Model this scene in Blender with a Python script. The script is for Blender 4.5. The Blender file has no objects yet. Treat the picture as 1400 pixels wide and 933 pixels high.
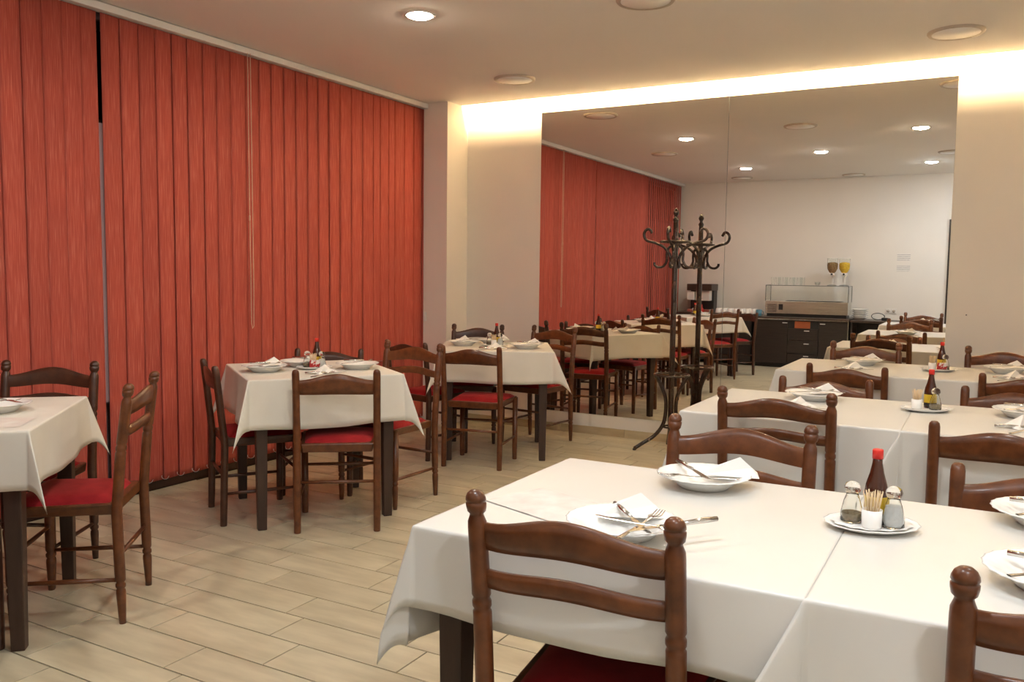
import bpy, math, random
from mathutils import Vector, Matrix
random.seed(7)
PI = math.pi
S = bpy.context.scene
COL = S.collection

# ---------------------------------------------------------------- camera
cam_d = bpy.data.cameras.new('camera')
cam_d.sensor_width = 36.0
cam_d.lens = 1166.9 / 1400.0 * 36.0
cam_d.clip_start = 0.02
cam = bpy.data.objects.new('camera', cam_d)
COL.objects.link(cam)
def cam_matrix(loc, pitch, yaw, roll):
    p, y, r = (math.radians(v) for v in (pitch, yaw, roll))
    fwd = Vector((math.sin(y) * math.cos(p), math.cos(y) * math.cos(p), -math.sin(p)))
    right = Vector((math.cos(y), -math.sin(y), 0))
    up = right.cross(fwd)
    r2 = right * math.cos(r) + up * math.sin(r)
    u2 = -right * math.sin(r) + up * math.cos(r)
    m = Matrix.Identity(4)
    for i in range(3):
        m[i][0] = r2[i]; m[i][1] = u2[i]; m[i][2] = -fwd[i]; m[i][3] = loc[i]
    return m
cam.matrix_world = cam_matrix((0.927, -1.640, 1.310), 4.589, -29.004, 0.705)
S.camera = cam
# ---------------------------------------------------------------- world, exposure
w = bpy.data.worlds.new('world'); S.world = w; w.use_nodes = True
w.node_tree.nodes['Background'].inputs[0].default_value = (0.02, 0.022, 0.03, 1)
w.node_tree.nodes['Background'].inputs[1].default_value = 1.0
S.view_settings.view_transform = 'Standard'
S.view_settings.look = 'None'
S.view_settings.gamma = 1.0
S.view_settings.use_curve_mapping = False
S.view_settings.exposure = 0.97
# lamp brightness and colour (used by the lamp builders below)
LAMP_WARM, LAMP_NEUTRAL, LAMP_COOL = 118.0, 142.0, 230.0
WARM = (1.0, 0.86, 0.68)
NEUTRAL = (1.0, 0.94, 0.85)
COOL = (0.86, 0.93, 1.0)
COVE_STRENGTH = 340.0
COVE_COL = (1.0, 0.73, 0.40)

# ---------------------------------------------------------------- materials
def new_mat(name, base=(0.8, 0.8, 0.8), rough=0.5, metal=0.0, spec=0.5, **kw):
    m = bpy.data.materials.new(name); m.use_nodes = True
    b = m.node_tree.nodes['Principled BSDF']
    b.inputs['Base Color'].default_value = (*base, 1)
    b.inputs['Roughness'].default_value = rough
    b.inputs['Metallic'].default_value = metal
    b.inputs['Specular IOR Level'].default_value = spec
    for k, v in kw.items():
        b.inputs[k.replace('_', ' ')].default_value = v
    return m
def N(m, t, **kw):
    n = m.node_tree.nodes.new(t)
    for k, v in kw.items():
        if hasattr(n, k): setattr(n, k, v)
        else: n.inputs[k.replace('_', ' ')].default_value = v
    return n
def L(m, a, b): m.node_tree.links.new(a, b)
def bsdf(m): return m.node_tree.nodes['Principled BSDF']
def varied(m, c0, c1, scale=(1, 1, 1), nscale=5.0, detail=4.0, bump=0.0, coord='Object', rand=0.0, lo=0.3, hi=0.7, bump_dist=0.002):
    """procedural two-colour noise; optional bump and per-object tint"""
    tc = N(m, 'ShaderNodeTexCoord'); mp = N(m, 'ShaderNodeMapping'); mp.inputs['Scale'].default_value = scale
    src = tc.outputs[coord]
    if rand:
        oi = N(m, 'ShaderNodeObjectInfo')
        ad = N(m, 'ShaderNodeVectorMath', operation='ADD')
        sc = N(m, 'ShaderNodeVectorMath', operation='SCALE')
        cb = N(m, 'ShaderNodeCombineXYZ')
        for i in range(3): L(m, oi.outputs['Random'], cb.inputs[i])
        L(m, cb.outputs[0], sc.inputs[0]); sc.inputs['Scale'].default_value = 37.0
        L(m, src, ad.inputs[0]); L(m, sc.outputs[0], ad.inputs[1]); src = ad.outputs[0]
    L(m, src, mp.inputs['Vector'])
    nz = N(m, 'ShaderNodeTexNoise'); nz.inputs['Scale'].default_value = nscale; nz.inputs['Detail'].default_value = detail
    L(m, mp.outputs[0], nz.inputs['Vector'])
    rp = N(m, 'ShaderNodeValToRGB')
    rp.color_ramp.elements[0].position = lo; rp.color_ramp.elements[1].position = hi
    rp.color_ramp.elements[0].color = (*c0, 1); rp.color_ramp.elements[1].color = (*c1, 1)
    L(m, nz.outputs['Fac'], rp.inputs['Fac'])
    out = rp.outputs['Color']
    if rand:
        hs = N(m, 'ShaderNodeHueSaturation')
        mr = N(m, 'ShaderNodeMapRange'); mr.inputs['To Min'].default_value = 1 - rand; mr.inputs['To Max'].default_value = 1 + rand
        L(m, oi.outputs['Random'], mr.inputs['Value']); L(m, mr.outputs[0], hs.inputs['Value'])
        L(m, out, hs.inputs['Color']); out = hs.outputs['Color']
    L(m, out, bsdf(m).inputs['Base Color'])
    if bump:
        bp = N(m, 'ShaderNodeBump'); bp.inputs['Strength'].default_value = bump; bp.inputs['Distance'].default_value = bump_dist
        L(m, nz.outputs['Fac'], bp.inputs['Height']); L(m, bp.outputs[0], bsdf(m).inputs['Normal'])
    return m
M = {}
M['ceiling'] = varied(new_mat('ceiling_paint', rough=0.9, spec=0.2), (0.85, 0.82, 0.78), (0.87, 0.84, 0.80), nscale=1.5)
M['wall'] = varied(new_mat('wall_paint', rough=0.75, spec=0.25), (0.82, 0.76, 0.68), (0.84, 0.78, 0.70), nscale=2.0)
M['wall_white'] = varied(new_mat('wall_white_paint', rough=0.7, spec=0.25), (0.80, 0.77, 0.72), (0.83, 0.80, 0.75), nscale=2.0)
M['tile'] = varied(new_mat('floor_tile_ceramic', rough=0.32, spec=0.5), (0.445, 0.388, 0.268), (0.605, 0.542, 0.388), scale=(1.6, 7, 1), nscale=2.2, detail=6, rand=0.06, bump=0.15)
M['grout'] = varied(new_mat('grout', rough=0.9), (0.040, 0.024, 0.012), (0.060, 0.037, 0.019), nscale=20)
M['skirt'] = varied(new_mat('skirting_tile_ceramic', rough=0.35), (0.44, 0.35, 0.21), (0.55, 0.45, 0.29), scale=(2, 1, 9), nscale=3, rand=0.05)
M['mirror'] = new_mat('mirror_silver', (0.86, 0.84, 0.80), rough=0.0, metal=1.0)
M['mirror_edge'] = new_mat('mirror_edge_glass', (0.12, 0.13, 0.12), rough=0.2)
M['wood'] = varied(new_mat('brown_stained_wood', rough=0.34, spec=0.4, Coat_Weight=0.2, Coat_Roughness=0.15), (0.080, 0.024, 0.0075), (0.155, 0.049, 0.015), scale=(3, 3, 3), nscale=9, detail=6, rand=0.12)
M['wood_dark'] = varied(new_mat('dark_stained_wood', rough=0.35, Coat_Weight=0.2, Coat_Roughness=0.25), (0.045, 0.014, 0.006), (0.078, 0.026, 0.011), scale=(3, 3, 3), nscale=9, detail=6, rand=0.10)
M['table_leg'] = varied(new_mat('near_black_table_wood', rough=0.45), (0.034, 0.016, 0.010), (0.055, 0.027, 0.017), scale=(6, 6, 1), nscale=6)
M['red_seat'] = varied(new_mat('red_velvet', rough=0.85, spec=0.2, Sheen_Weight=0.2, Sheen_Roughness=0.4, Sheen_Tint=(1, 0.35, 0.3, 1)), (0.22, 0.006, 0.010), (0.33, 0.013, 0.017), nscale=14, detail=6, bump=0.2)
M['cloth'] = varied(new_mat('white_tablecloth', rough=0.31, spec=0.45), (0.69, 0.668, 0.62), (0.73, 0.708, 0.66), nscale=3.0, bump=0.25, bump_dist=0.006)
M['cloth_cream'] = varied(new_mat('cream_tablecloth', rough=0.6, spec=0.3), (0.71, 0.67, 0.59), (0.77, 0.735, 0.66), nscale=5.0, detail=7, bump=0.4, bump_dist=0.006)
M['porcelain'] = varied(new_mat('white_porcelain', rough=0.22, spec=0.35), (0.88, 0.865, 0.83), (0.90, 0.885, 0.85), nscale=4)
M['paper'] = varied(new_mat('white_paper', rough=0.85, spec=0.2), (0.86, 0.83, 0.79), (0.90, 0.87, 0.83), nscale=8)
M['sheet'] = varied(new_mat('thin_pinkish_paper', rough=0.6, spec=0.3), (0.70, 0.59, 0.53), (0.78, 0.74, 0.68), nscale=16, detail=8, bump=0.3)
M['steel'] = varied(new_mat('polished_steel', rough=0.16, metal=1.0), (0.60, 0.58, 0.55), (0.68, 0.66, 0.63), nscale=30)
M['brushed'] = varied(new_mat('brushed_steel', rough=0.24, metal=1.0), (0.66, 0.63, 0.57), (0.80, 0.77, 0.71), scale=(0.4, 1, 12), nscale=5)
M['glass'] = new_mat('clear_glass', (0.96, 0.98, 0.97), rough=0.02, Transmission_Weight=1.0, IOR=1.45)
M['thin_glass'] = new_mat('pane_glass', (0.86, 0.95, 0.91), rough=0.03, Transmission_Weight=1.0, IOR=1.05, Alpha=0.25)
M['brown_glass'] = varied(new_mat('dark_brown_glass', rough=0.07, spec=0.6), (0.045, 0.010, 0.004), (0.075, 0.018, 0.006), nscale=3)
M['red_cap'] = varied(new_mat('red_plastic', rough=0.4), (0.62, 0.02, 0.012), (0.68, 0.03, 0.016), nscale=9)
M['yellow_label'] = varied(new_mat('yellow_label', rough=0.5), (0.70, 0.45, 0.02), (0.78, 0.55, 0.04), nscale=25)
M['black_label'] = varied(new_mat('black_label', rough=0.5), (0.012, 0.01, 0.008), (0.02, 0.016, 0.012), nscale=9)
M['salt'] = varied(new_mat('salt_grains', rough=0.9), (0.80, 0.79, 0.78), (0.88, 0.87, 0.86), nscale=200)
M['pepper'] = varied(new_mat('ground_pepper', rough=0.9), (0.20, 0.14, 0.07), (0.36, 0.28, 0.17), nscale=220)
M['toothpick'] = varied(new_mat('pale_birch', rough=0.7), (0.66, 0.48, 0.27), (0.76, 0.60, 0.38), scale=(5, 5, 1), nscale=20)
M['sachet'] = varied(new_mat('red_printed_paper', rough=0.5), (0.42, 0.02, 0.02), (0.80, 0.74, 0.70), nscale=26, lo=0.48, hi=0.52)
M['slat'] = new_mat('red_woven_blind_fabric', rough=0.8, spec=0.2)
M['white_metal'] = varied(new_mat('white_lacquered_metal', rough=0.4), (0.72, 0.69, 0.66), (0.76, 0.73, 0.70), nscale=5)
M['white_plastic'] = varied(new_mat('white_plastic', rough=0.4), (0.78, 0.76, 0.73), (0.82, 0.80, 0.77), nscale=5)
M['cord'] = varied(new_mat('beige_cord', rough=0.7), (0.62, 0.42, 0.30), (0.70, 0.50, 0.38), nscale=60)
M['lilac'] = varied(new_mat('lilac_grey_panel', rough=0.6), (0.30, 0.22, 0.24), (0.34, 0.26, 0.28), nscale=3)
M['lining'] = varied(new_mat('lilac_blind_lining', rough=0.8), (0.42, 0.29, 0.31), (0.48, 0.34, 0.36), scale=(1, 120, 4), nscale=2)
M['night_glass'] = new_mat('dark_night_window_glass', (0.006, 0.005, 0.006), rough=0.12, spec=0.4)
M['bentwood'] = varied(new_mat('dark_bentwood', rough=0.22, Coat_Weight=0.5, Coat_Roughness=0.12), (0.022, 0.009, 0.005), (0.045, 0.020, 0.011), scale=(4, 4, 4), nscale=8)
M['laminate'] = varied(new_mat('dark_brown_laminate', rough=0.35), (0.022, 0.016, 0.014), (0.036, 0.026, 0.022), scale=(1, 1, 14), nscale=4)
M['laminate_top'] = varied(new_mat('brown_worktop_laminate', rough=0.35), (0.045, 0.028, 0.020), (0.070, 0.045, 0.032), scale=(10, 1, 1), nscale=4)
M['black'] = varied(new_mat('black_plastic', rough=0.4), (0.012, 0.012, 0.012), (0.02, 0.02, 0.02), nscale=6)
M['orange_card'] = varied(new_mat('terracotta_card', rough=0.6), (0.34, 0.085, 0.025), (0.40, 0.105, 0.035), nscale=9)
M['cereal_brown'] = varied(new_mat('brown_cereal', rough=0.9), (0.20, 0.11, 0.04), (0.42, 0.27, 0.13), nscale=60, bump=0.8, bump_dist=0.01)
M['cereal_yellow'] = varied(new_mat('corn_flakes', rough=0.8), (0.72, 0.42, 0.03), (0.90, 0.62, 0.08), nscale=60, bump=0.8, bump_dist=0.01)
M['teal'] = varied(new_mat('teal_blue_glaze', rough=0.25), (0.05, 0.16, 0.22), (0.12, 0.28, 0.36), nscale=8)
M['door_frame'] = varied(new_mat('dark_door_frame', rough=0.4), (0.025, 0.018, 0.015), (0.04, 0.028, 0.022), scale=(8, 8, 1), nscale=5)
M['door_leaf'] = varied(new_mat('pale_maple_door', rough=0.5), (0.72, 0.50, 0.33), (0.80, 0.58, 0.40), scale=(8, 8, 1), nscale=4)
M['dark_base'] = varied(new_mat('dark_brown_skirting', rough=0.5), (0.05, 0.022, 0.014), (0.07, 0.03, 0.02), nscale=5)
M['lamp_off'] = varied(new_mat('frosted_lamp_glass', rough=0.5), (0.90, 0.88, 0.85), (0.93, 0.91, 0.88), nscale=4)
M['lamp_trim'] = varied(new_mat('beige_lamp_trim', rough=0.5), (0.50, 0.43, 0.36), (0.55, 0.48, 0.40), nscale=4)
def emis(name, col, s):
    m = bpy.data.materials.new(name); m.use_nodes = True
    nt = m.node_tree; nt.nodes.clear()
    o = nt.nodes.new('ShaderNodeOutputMaterial'); e = nt.nodes.new('ShaderNodeEmission')
    e.inputs[0].default_value = (*col, 1); e.inputs[1].default_value = s
    nt.links.new(e.outputs[0], o.inputs[0]); return m
M['led_warm'] = emis('lit_diffuser_warm', WARM, LAMP_WARM)
M['led_neutral'] = emis('lit_diffuser_neutral', NEUTRAL, LAMP_NEUTRAL)
M['led_cool'] = emis('lit_diffuser_cool', COOL, LAMP_COOL)
M['led_strip'] = emis('lit_led_tape', COVE_COL, COVE_STRENGTH)
def make_slat_mat(m):
    tc = N(m, 'ShaderNodeTexCoord'); oi = N(m, 'ShaderNodeObjectInfo')
    mp = N(m, 'ShaderNodeMapping'); mp.inputs['Scale'].default_value = (1, 260, 7)
    L(m, tc.outputs['Object'], mp.inputs[0])
    ad = N(m, 'ShaderNodeVectorMath', operation='ADD'); cb = N(m, 'ShaderNodeCombineXYZ')
    mu = N(m, 'ShaderNodeMath', operation='MULTIPLY'); mu.inputs[1].default_value = 91.0
    L(m, oi.outputs['Random'], mu.inputs[0])
    for i in range(3): L(m, mu.outputs[0], cb.inputs[i])
    L(m, mp.outputs[0], ad.inputs[0]); L(m, cb.outputs[0], ad.inputs[1])
    nz = N(m, 'ShaderNodeTexNoise'); nz.inputs['Scale'].default_value = 1.0; nz.inputs['Detail'].default_value = 5
    L(m, ad.outputs[0], nz.inputs['Vector'])
    rp = N(m, 'ShaderNodeValToRGB')
    e = rp.color_ramp.elements
    e[0].position = 0.30; e[0].color = (0.38, 0.068, 0.050, 1)
    e[1].position = 0.78; e[1].color = (0.64, 0.205, 0.150, 1)
    k = rp.color_ramp.elements.new(0.55); k.color = (0.48, 0.098, 0.070, 1)
    L(m, nz.outputs['Fac'], rp.inputs[0])
    hs = N(m, 'ShaderNodeHueSaturation'); mr = N(m, 'ShaderNodeMapRange')
    mr.inputs['To Min'].default_value = 0.94; mr.inputs['To Max'].default_value = 1.06
    L(m, oi.outputs['Random'], mr.inputs['Value']); L(m, mr.outputs[0], hs.inputs['Value'])
    L(m, rp.outputs[0], hs.inputs['Color']); L(m, hs.outputs[0], bsdf(m).inputs['Base Color'])
    bp = N(m, 'ShaderNodeBump'); bp.inputs['Strength'].default_value = 0.35; bp.inputs['Distance'].default_value = 0.002
    L(m, nz.outputs['Fac'], bp.inputs['Height']); L(m, bp.outputs[0], bsdf(m).inputs['Normal'])
make_slat_mat(M['slat'])

# ---------------------------------------------------------------- mesh helpers
class MB:
    def __init__(s): s.v = []; s.f = []; s.sm = []
    def add(s, vs, fs, smooth=False):
        o = len(s.v); s.v += [tuple(v) for v in vs]
        for f in fs: s.f.append(tuple(i + o for i in f)); s.sm.append(smooth)
        return s
    def box(s, x0, x1, y0, y1, z0, z1):
        vs = [(x, y, z) for z in (z0, z1) for y in (y0, y1) for x in (x0, x1)]
        return s.add(vs, [(0, 2, 3, 1), (4, 5, 7, 6), (0, 1, 5, 4), (2, 6, 7, 3), (0, 4, 6, 2), (1, 3, 7, 5)])
    def bbox(s, x0, x1, y0, y1, z0, z1, b=0.004):
        """box with chamfered top edges"""
        vs = [(x, y, z) for z in (z0, z1 - b) for y in (y0, y1) for x in (x0, x1)]
        vs += [(x, y, z1) for y in (y0 + b, y1 - b) for x in (x0 + b, x1 - b)]
        return s.add(vs, [(0, 2, 3, 1), (8, 9, 11, 10), (0, 1, 5, 4), (2, 6, 7, 3), (0, 4, 6, 2), (1, 3, 7, 5),
                          (4, 5, 9, 8), (6, 10, 11, 7), (4, 8, 10, 6), (5, 7, 11, 9)])
    def prism(s, pts0, pts1):
        n = len(pts0)
        fs = [tuple(range(n))[::-1], tuple(range(n, 2 * n))] + [(i, (i + 1) % n, n + (i + 1) % n, n + i) for i in range(n)]
        return s.add(list(pts0) + list(pts1), fs)
    def lathe(s, prof, n=16, c=(0, 0), off=None, smooth=True, cap=True, rim=None):
        """prof: list of (r, z) bottom to top; off(z)->(dx,dy)"""
        vs = []
        for r, z in prof:
            dx, dy = off(z) if off else (0, 0)
            for i in range(n):
                a = 2 * PI * i / n
                k = rim(a, r, z) if rim else 1.0
                vs.append((c[0] + dx + r * k * math.cos(a), c[1] + dy + r * k * math.sin(a), z))
        fs = []
        for j in range(len(prof) - 1):
            for i in range(n):
                k = (i + 1) % n
                fs.append((j * n + i, j * n + k, (j + 1) * n + k, (j + 1) * n + i))
        if cap:
            fs.append(tuple(range(n))[::-1]); b = (len(prof) - 1) * n; fs.append(tuple(range(b, b + n)))
        return s.add(vs, fs, smooth)
    def tube(s, pts, r, n=8, close=False, smooth=True):
        pts = [Vector(p) for p in pts]; vs = []; m = len(pts)
        rr = r if isinstance(r, (list, tuple)) else [r] * m
        up = None
        for i, p in enumerate(pts):
            if close: t = pts[(i + 1) % m] - pts[i - 1]
            else: t = pts[min(i + 1, m - 1)] - pts[max(i - 1, 0)]
            t.normalize()
            if up is None:
                up = Vector((0, 0, 1)) if abs(t.z) < 0.9 else Vector((1, 0, 0))
            a = t.cross(up); a.normalize(); b = a.cross(t); up = b
            for k in range(n):
                g = 2 * PI * k / n
                vs.append(p + (a * math.cos(g) + b * math.sin(g)) * rr[i])
        fs = []
        for i in range(m if close else m - 1):
            for k in range(n):
                j = (i + 1) % m; l = (k + 1) % n
                fs.append((i * n + k, i * n + l, j * n + l, j * n + k))
        if not close: fs += [tuple(range(n))[::-1], tuple(range((m - 1) * n, m * n))]
        return s.add(vs, fs, smooth)
    def grid(s, rows, smooth=True):
        n = len(rows[0]); vs = [p for r in rows for p in r]
        fs = [(j * n + i, j * n + i + 1, (j + 1) * n + i + 1, (j + 1) * n + i) for j in range(len(rows) - 1) for i in range(n - 1)]
        return s.add(vs, fs, smooth)
    def mesh(s, name):
        me = bpy.data.meshes.new(name); me.from_pydata(s.v, [], s.f); me.update()
        me.polygons.foreach_set('use_smooth', s.sm); return me
    def build(s, name, mat, parent=None, loc=(0, 0, 0), rz=0.0):
        me = s.mesh(name); me.materials.append(M[mat] if isinstance(mat, str) else mat)
        return link(name, me, parent, loc, rz)
def link(name, me, parent=None, loc=(0, 0, 0), rz=0.0):
    o = bpy.data.objects.new(name, me); COL.objects.link(o)
    o.location = loc; o.rotation_euler = (0, 0, rz)
    if parent: o.parent = parent
    return o
def bevel(o, w=0.003, seg=2):
    md = o.modifiers.new('bevel', 'BEVEL'); md.width = w; md.segments = seg; md.limit_method = 'ANGLE'; return o
def tag(o, label, cat, group=None, kind=None):
    o['label'] = label; o['category'] = cat
    if group: o['group'] = group
    if kind: o['kind'] = kind
    return o
def thing(name, label, cat, loc=(0, 0, 0), rz=0.0, group=None):
    o = bpy.data.objects.new(name, None); COL.objects.link(o)
    o.empty_display_size = 0.05; o.location = loc; o.rotation_euler = (0, 0, rz)
    return tag(o, label, cat, group)
def struct(o): o['kind'] = 'structure'; return o
USED = set()
def place(proto, loc, rz, label=None, group=None):
    """first use moves the prototype itself, later uses copy it with all its parts"""
    if proto.name not in USED:
        USED.add(proto.name); r = proto
    else:
        r = proto.copy(); COL.objects.link(r)
        for ch in list(proto.children):
            c = ch.copy(); COL.objects.link(c); c.parent = r
            for g in list(ch.children):
                d = g.copy(); COL.objects.link(d); d.parent = c
    r.location = loc
    if isinstance(rz, (int, float)): r.rotation_euler = (0, 0, rz)
    else: r.rotation_euler = rz
    if label: r['label'] = label
    if group: r['group'] = group
    return r

# ---------------------------------------------------------------- the room
XL, XR, YF, YB, ZC = -3.30, 2.40, -2.00, 4.720, 2.72
YM = 4.713      # mirror face
# floor: dark grout bed with one object for each tile
TW, TL, GAP = 0.18, 0.5632, 0.0052
floor = struct(MB().box(XL - 0.16, XR + 0.1, YF - 0.1, YB + 0.1, -0.12, -0.0045).build('floor', 'grout'))
OFFS = [-1.286, -1.38, -1.117, -1.264, -1.359, -1.657, -1.25, -1.352, -1.635, -1.231]
OFFS = [TL * k for k in (0.717, 0.55, 0.017, 0.755, 0.586, 0.059, 0.781, 0.6, 0.097, 0.816)]
def row_off(r):
    if 0 <= r < len(OFFS): return OFFS[r]
    if r < 0: return row_off(r + 3) - 0.033 * TL
    return row_off(r - 3) + 0.033 * TL
tile_me = MB().bbox(-TL / 2 + GAP / 2, TL / 2 - GAP / 2, -TW / 2 + GAP / 2, TW / 2 - GAP / 2, -0.010, 0.0, 0.0008).mesh('tile')
tile_me.materials.append(M['tile'])
def in_view(p):
    d = cam.matrix_world.inverted() @ Vector(p)
    if d.z > -0.3: return None
    x = d.x / -d.z * 1166.9; y = d.y / -d.z * 1166.9
    return (-d.z) if abs(x) < 760 and abs(y) < 540 else None
X0, X1, Y0, Y1 = XL - 0.02, XR, YF, YB - 0.003
tiles = []
r = math.floor(Y0 / TW)
while r * TW < Y1:
    ya, yb = max(r * TW, Y0), min((r + 1) * TW, Y1)
    k = math.floor((X0 - row_off(r)) / TL)
    while row_off(r) + k * TL < X1:
        xa, xb = max(row_off(r) + k * TL, X0), min(row_off(r) + (k + 1) * TL, X1)
        if xb - xa > 0.02 and yb - ya > 0.02:
            d = in_view(((xa + xb) / 2, (ya + yb) / 2, 0))
            whole = (xb - xa) > TL - 1e-4 and (yb - ya) > TW - 1e-4
            tiles.append((d if d else 50 + random.random(), whole, xa, xb, ya, yb))
        k += 1
    r += 1
tiles.sort(key=lambda t: t[0])
rest = MB()
for i, (d, whole, xa, xb, ya, yb) in enumerate(tiles):
    c = ((xa + xb) / 2, (ya + yb) / 2)
    if i < 290 and d < 40:
        if whole: o = link('tile', tile_me, floor, (c[0], c[1], 0))
        else:
            o = MB().bbox(xa - c[0] + GAP / 2, xb - c[0] - GAP / 2, ya - c[1] + GAP / 2, yb - c[1] - GAP / 2, -0.010, 0, 0.0008).build('tile', 'tile', floor, (c[0], c[1], 0))
    else:
        rest.bbox(xa + GAP / 2, xb - GAP / 2, ya + GAP / 2, yb - GAP / 2, -0.010, 0, 0.0008)
if rest.v:
    o = rest.build('tile_field', 'tile', floor); o['kind'] = 'stuff'

# walls
struct(MB().box(XL - 0.2, XR + 0.1, YB, YB + 0.12, 0, 2.92).build('wall_back', 'wall'))
struct(MB().box(XR, XR + 0.1, YF, YB, 0, ZC + 0.2).build('wall_right', 'wall_white'))
wf = MB()
wf.box(XL - 0.2, 0.44, YF - 0.1, YF, 0, ZC + 0.2).box(1.42, XR + 0.1, YF - 0.1, YF, 0, ZC + 0.2).box(0.44, 1.42, YF - 0.1, YF, 2.10, ZC + 0.2)
struct(wf.build('wall_front', 'wall_white'))
wl = MB()
wl.box(XL - 0.20, XL - 0.10, YF, 4.40, 0, 2.09).box(XL - 0.20, XL - 0.10, YF, 4.40, 2.66, ZC + 0.2)
struct(wl.build('wall_left', 'lilac'))
struct(MB().box(XL - 0.2, -3.06, 4.40, YB, 0, ZC + 0.16).build('wall_pillar', 'wall'))
# high window strip behind the blinds
win = struct(MB().box(XL - 0.17, XL - 0.16, YF, 4.40, 2.09, 2.66).build('window_1', 'night_glass'))
wfr = MB().box(XL - 0.175, XL - 0.12, YF, 4.40, 2.09, 2.13).box(XL - 0.175, XL - 0.12, YF, 4.40, 2.62, 2.66)
wfr.build('window_frame', 'door_frame', win)
for y in (-0.9, 0.2, 1.9, 3.0, 4.1):
    MB().box(XL - 0.175, XL - 0.12, y - 0.02, y + 0.02, 2.13, 2.62).build('mullion', 'door_frame', win)
struct(MB().box(XL - 0.10, XL - 0.035, YF, 4.40, 0, 0.062).build('baseboard_left', 'dark_base'))
# ceiling with its light cove along the mirror wall
cl = MB()
cl.box(XL - 0.2, XR + 0.1, YF - 0.1, 4.615, ZC, ZC + 0.018)
cl.box(XL - 0.2, XR + 0.1, YF - 0.1, YB + 0.12, 2.88, 2.95)
cl.box(XL - 0.2, XR + 0.1, 4.575, 4.595, ZC + 0.018, 2.80)
cl.box(XL - 0.2, XR + 0.1, 4.36, 4.38, ZC + 0.018, 2.88)
struct(cl.build('ceiling', 'ceiling'))
strip = thing('led_strip', 'glowing warm LED strip hidden in the ceiling cove above the mirror', 'led strip', (0, 4.595, 2.775))
MB().box(-3.04, XR - 0.03, 0.0, 0.005, -0.012, 0.012).build('profile', 'white_metal', strip)
MB().box(-3.04, XR - 0.03, 0.0052, 0.0075, -0.008, 0.008).build('diffuser', 'led_strip', strip)
# skirting tiles under the mirror
bb = struct(MB().box(-3.06, XR, YB - 0.004, YB, 0.0, 0.062).build('baseboard_back', 'grout'))
x = -2.118 - 2 * TL
while x < XR:
    a, b = max(x, -3.06) + 0.0015, min(x + TL, XR) - 0.0015
    if b > a + 0.02:
        MB().box(a - (a + b) / 2, b - (a + b) / 2, -0.006, 0.005, 0, 0.064).build('skirting_tile', 'skirt', bb, ((a + b) / 2, YB - 0.006, 0))
    x += TL
struct(MB().box(XR - 0.012, XR, YF, YB - 0.02, 0, 0.064).build('baseboard_right', 'skirt'))
struct(MB().box(-2.0, 0.42, YF, YF + 0.012, 0, 0.064).build('baseboard_front', 'skirt'))
# mirror: two tall panes
mr = thing('wall_mirror', 'large two-pane wall mirror reflecting the dining room', 'mirror', (0, YM, 0))
for a, b in ((-2.341, -0.7955), (-0.7925, 0.700)):
    o = MB().box(a, b, 0, 0.006, 0.166, 2.622).build('pane', 'mirror', mr)
MB().box(-0.7955, -0.7925, 0.002, 0.006, 0.166, 2.622).build('joint', 'mirror_edge', mr)
# door in the front wall (seen in the mirror)
dr = struct(MB().box(0.475, 1.385, YF - 0.05, YF - 0.005, 0.005, 2.062).build('door_1', 'door_leaf'))
df = MB().box(0.44, 0.472, YF - 0.1, YF + 0.022, 0, 2.10).box(1.388, 1.42, YF - 0.1, YF + 0.022, 0, 2.10).box(0.472, 1.388, YF - 0.1, YF + 0.022, 2.065, 2.10)
df.build('door_frame', 'door_frame', dr)
dh = MB().tube([(1.26, YF - 0.03, 1.02), (1.26, YF + 0.02, 1.02), (1.16, YF + 0.02, 1.02)], 0.008); dh.build('door_handle', 'steel', dr)

# ---------------------------------------------------------------- ceiling lamps
def downlight(x, y, mat, label):
    t = thing('downlight', label, 'ceiling light', (x, y, ZC), group='lit round downlights')
    MB().lathe([(0.070, -0.004), (0.084, -0.008), (0.088, -0.004), (0.088, 0.0)], 28, cap=False).build('trim_ring', 'white_metal', t)
    MB().lathe([(0.002, -0.020), (0.030, -0.0185), (0.055, -0.014), (0.068, -0.008), (0.0705, -0.001)], 28).build('diffuser', mat, t)
for x, y, m, l in [(-1.88, 2.33, 'led_warm', 'lit downlight on the ceiling in front of the red blinds'),
                   (-0.79, 0.81, 'led_neutral', 'lit downlight seen mid ceiling in the right mirror pane'),
                   (-1.93, -0.39, 'led_neutral', 'lit downlight seen just right of the mirror joint'),
                   (0.31, 2.07, 'led_warm', 'lit downlight seen high at the right of the mirror'),
                   (0.264, -0.62, 'led_cool', 'cool white lit downlight seen low at the right of the mirror'),
                   (1.45, 0.81, 'led_neutral', 'added lit downlight, out of view, over the right side of the front row'),  # added lamp, out of view, to light the right side of the room
                   (1.45, -1.2, 'led_cool', 'cool white lit downlight beside the door')]:
    downlight(x, y, m, l)
def disc_lamp(x, y, label):
    t = thing('ceiling_disc', label, 'ceiling light', (x, y, ZC), group='unlit round ceiling panels')
    MB().lathe([(0.128, -0.012), (0.146, -0.014), (0.152, -0.006), (0.152, 0.0)], 36, cap=False).build('trim_ring', 'lamp_trim', t)
    MB().lathe([(0.129, -0.0115), (0.129, -0.002)], 36).build('cover', 'lamp_off', t)
for x, y, l in [(-2.16, 3.92, 'unlit round ceiling panel near the pillar beside the mirror'),
                (0.70, 3.98, 'unlit round white ceiling panel above the right end of the mirror'),
                (-0.68, 2.63, 'unlit round ceiling panel at the middle of the top edge'),
                (-2.45, 1.35, 'unlit round ceiling panel close to the blinds, seen in the mirror'),
                (-2.25, -1.47, 'unlit round ceiling panel seen in the mirror beside the joint'),
                (-0.76, -1.66, 'unlit round ceiling panel above the buffet, seen in the mirror'),
                (0.52, 0.23, 'unlit round ceiling panel cut by the mirror right edge')]:
    disc_lamp(x, y, l)

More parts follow.
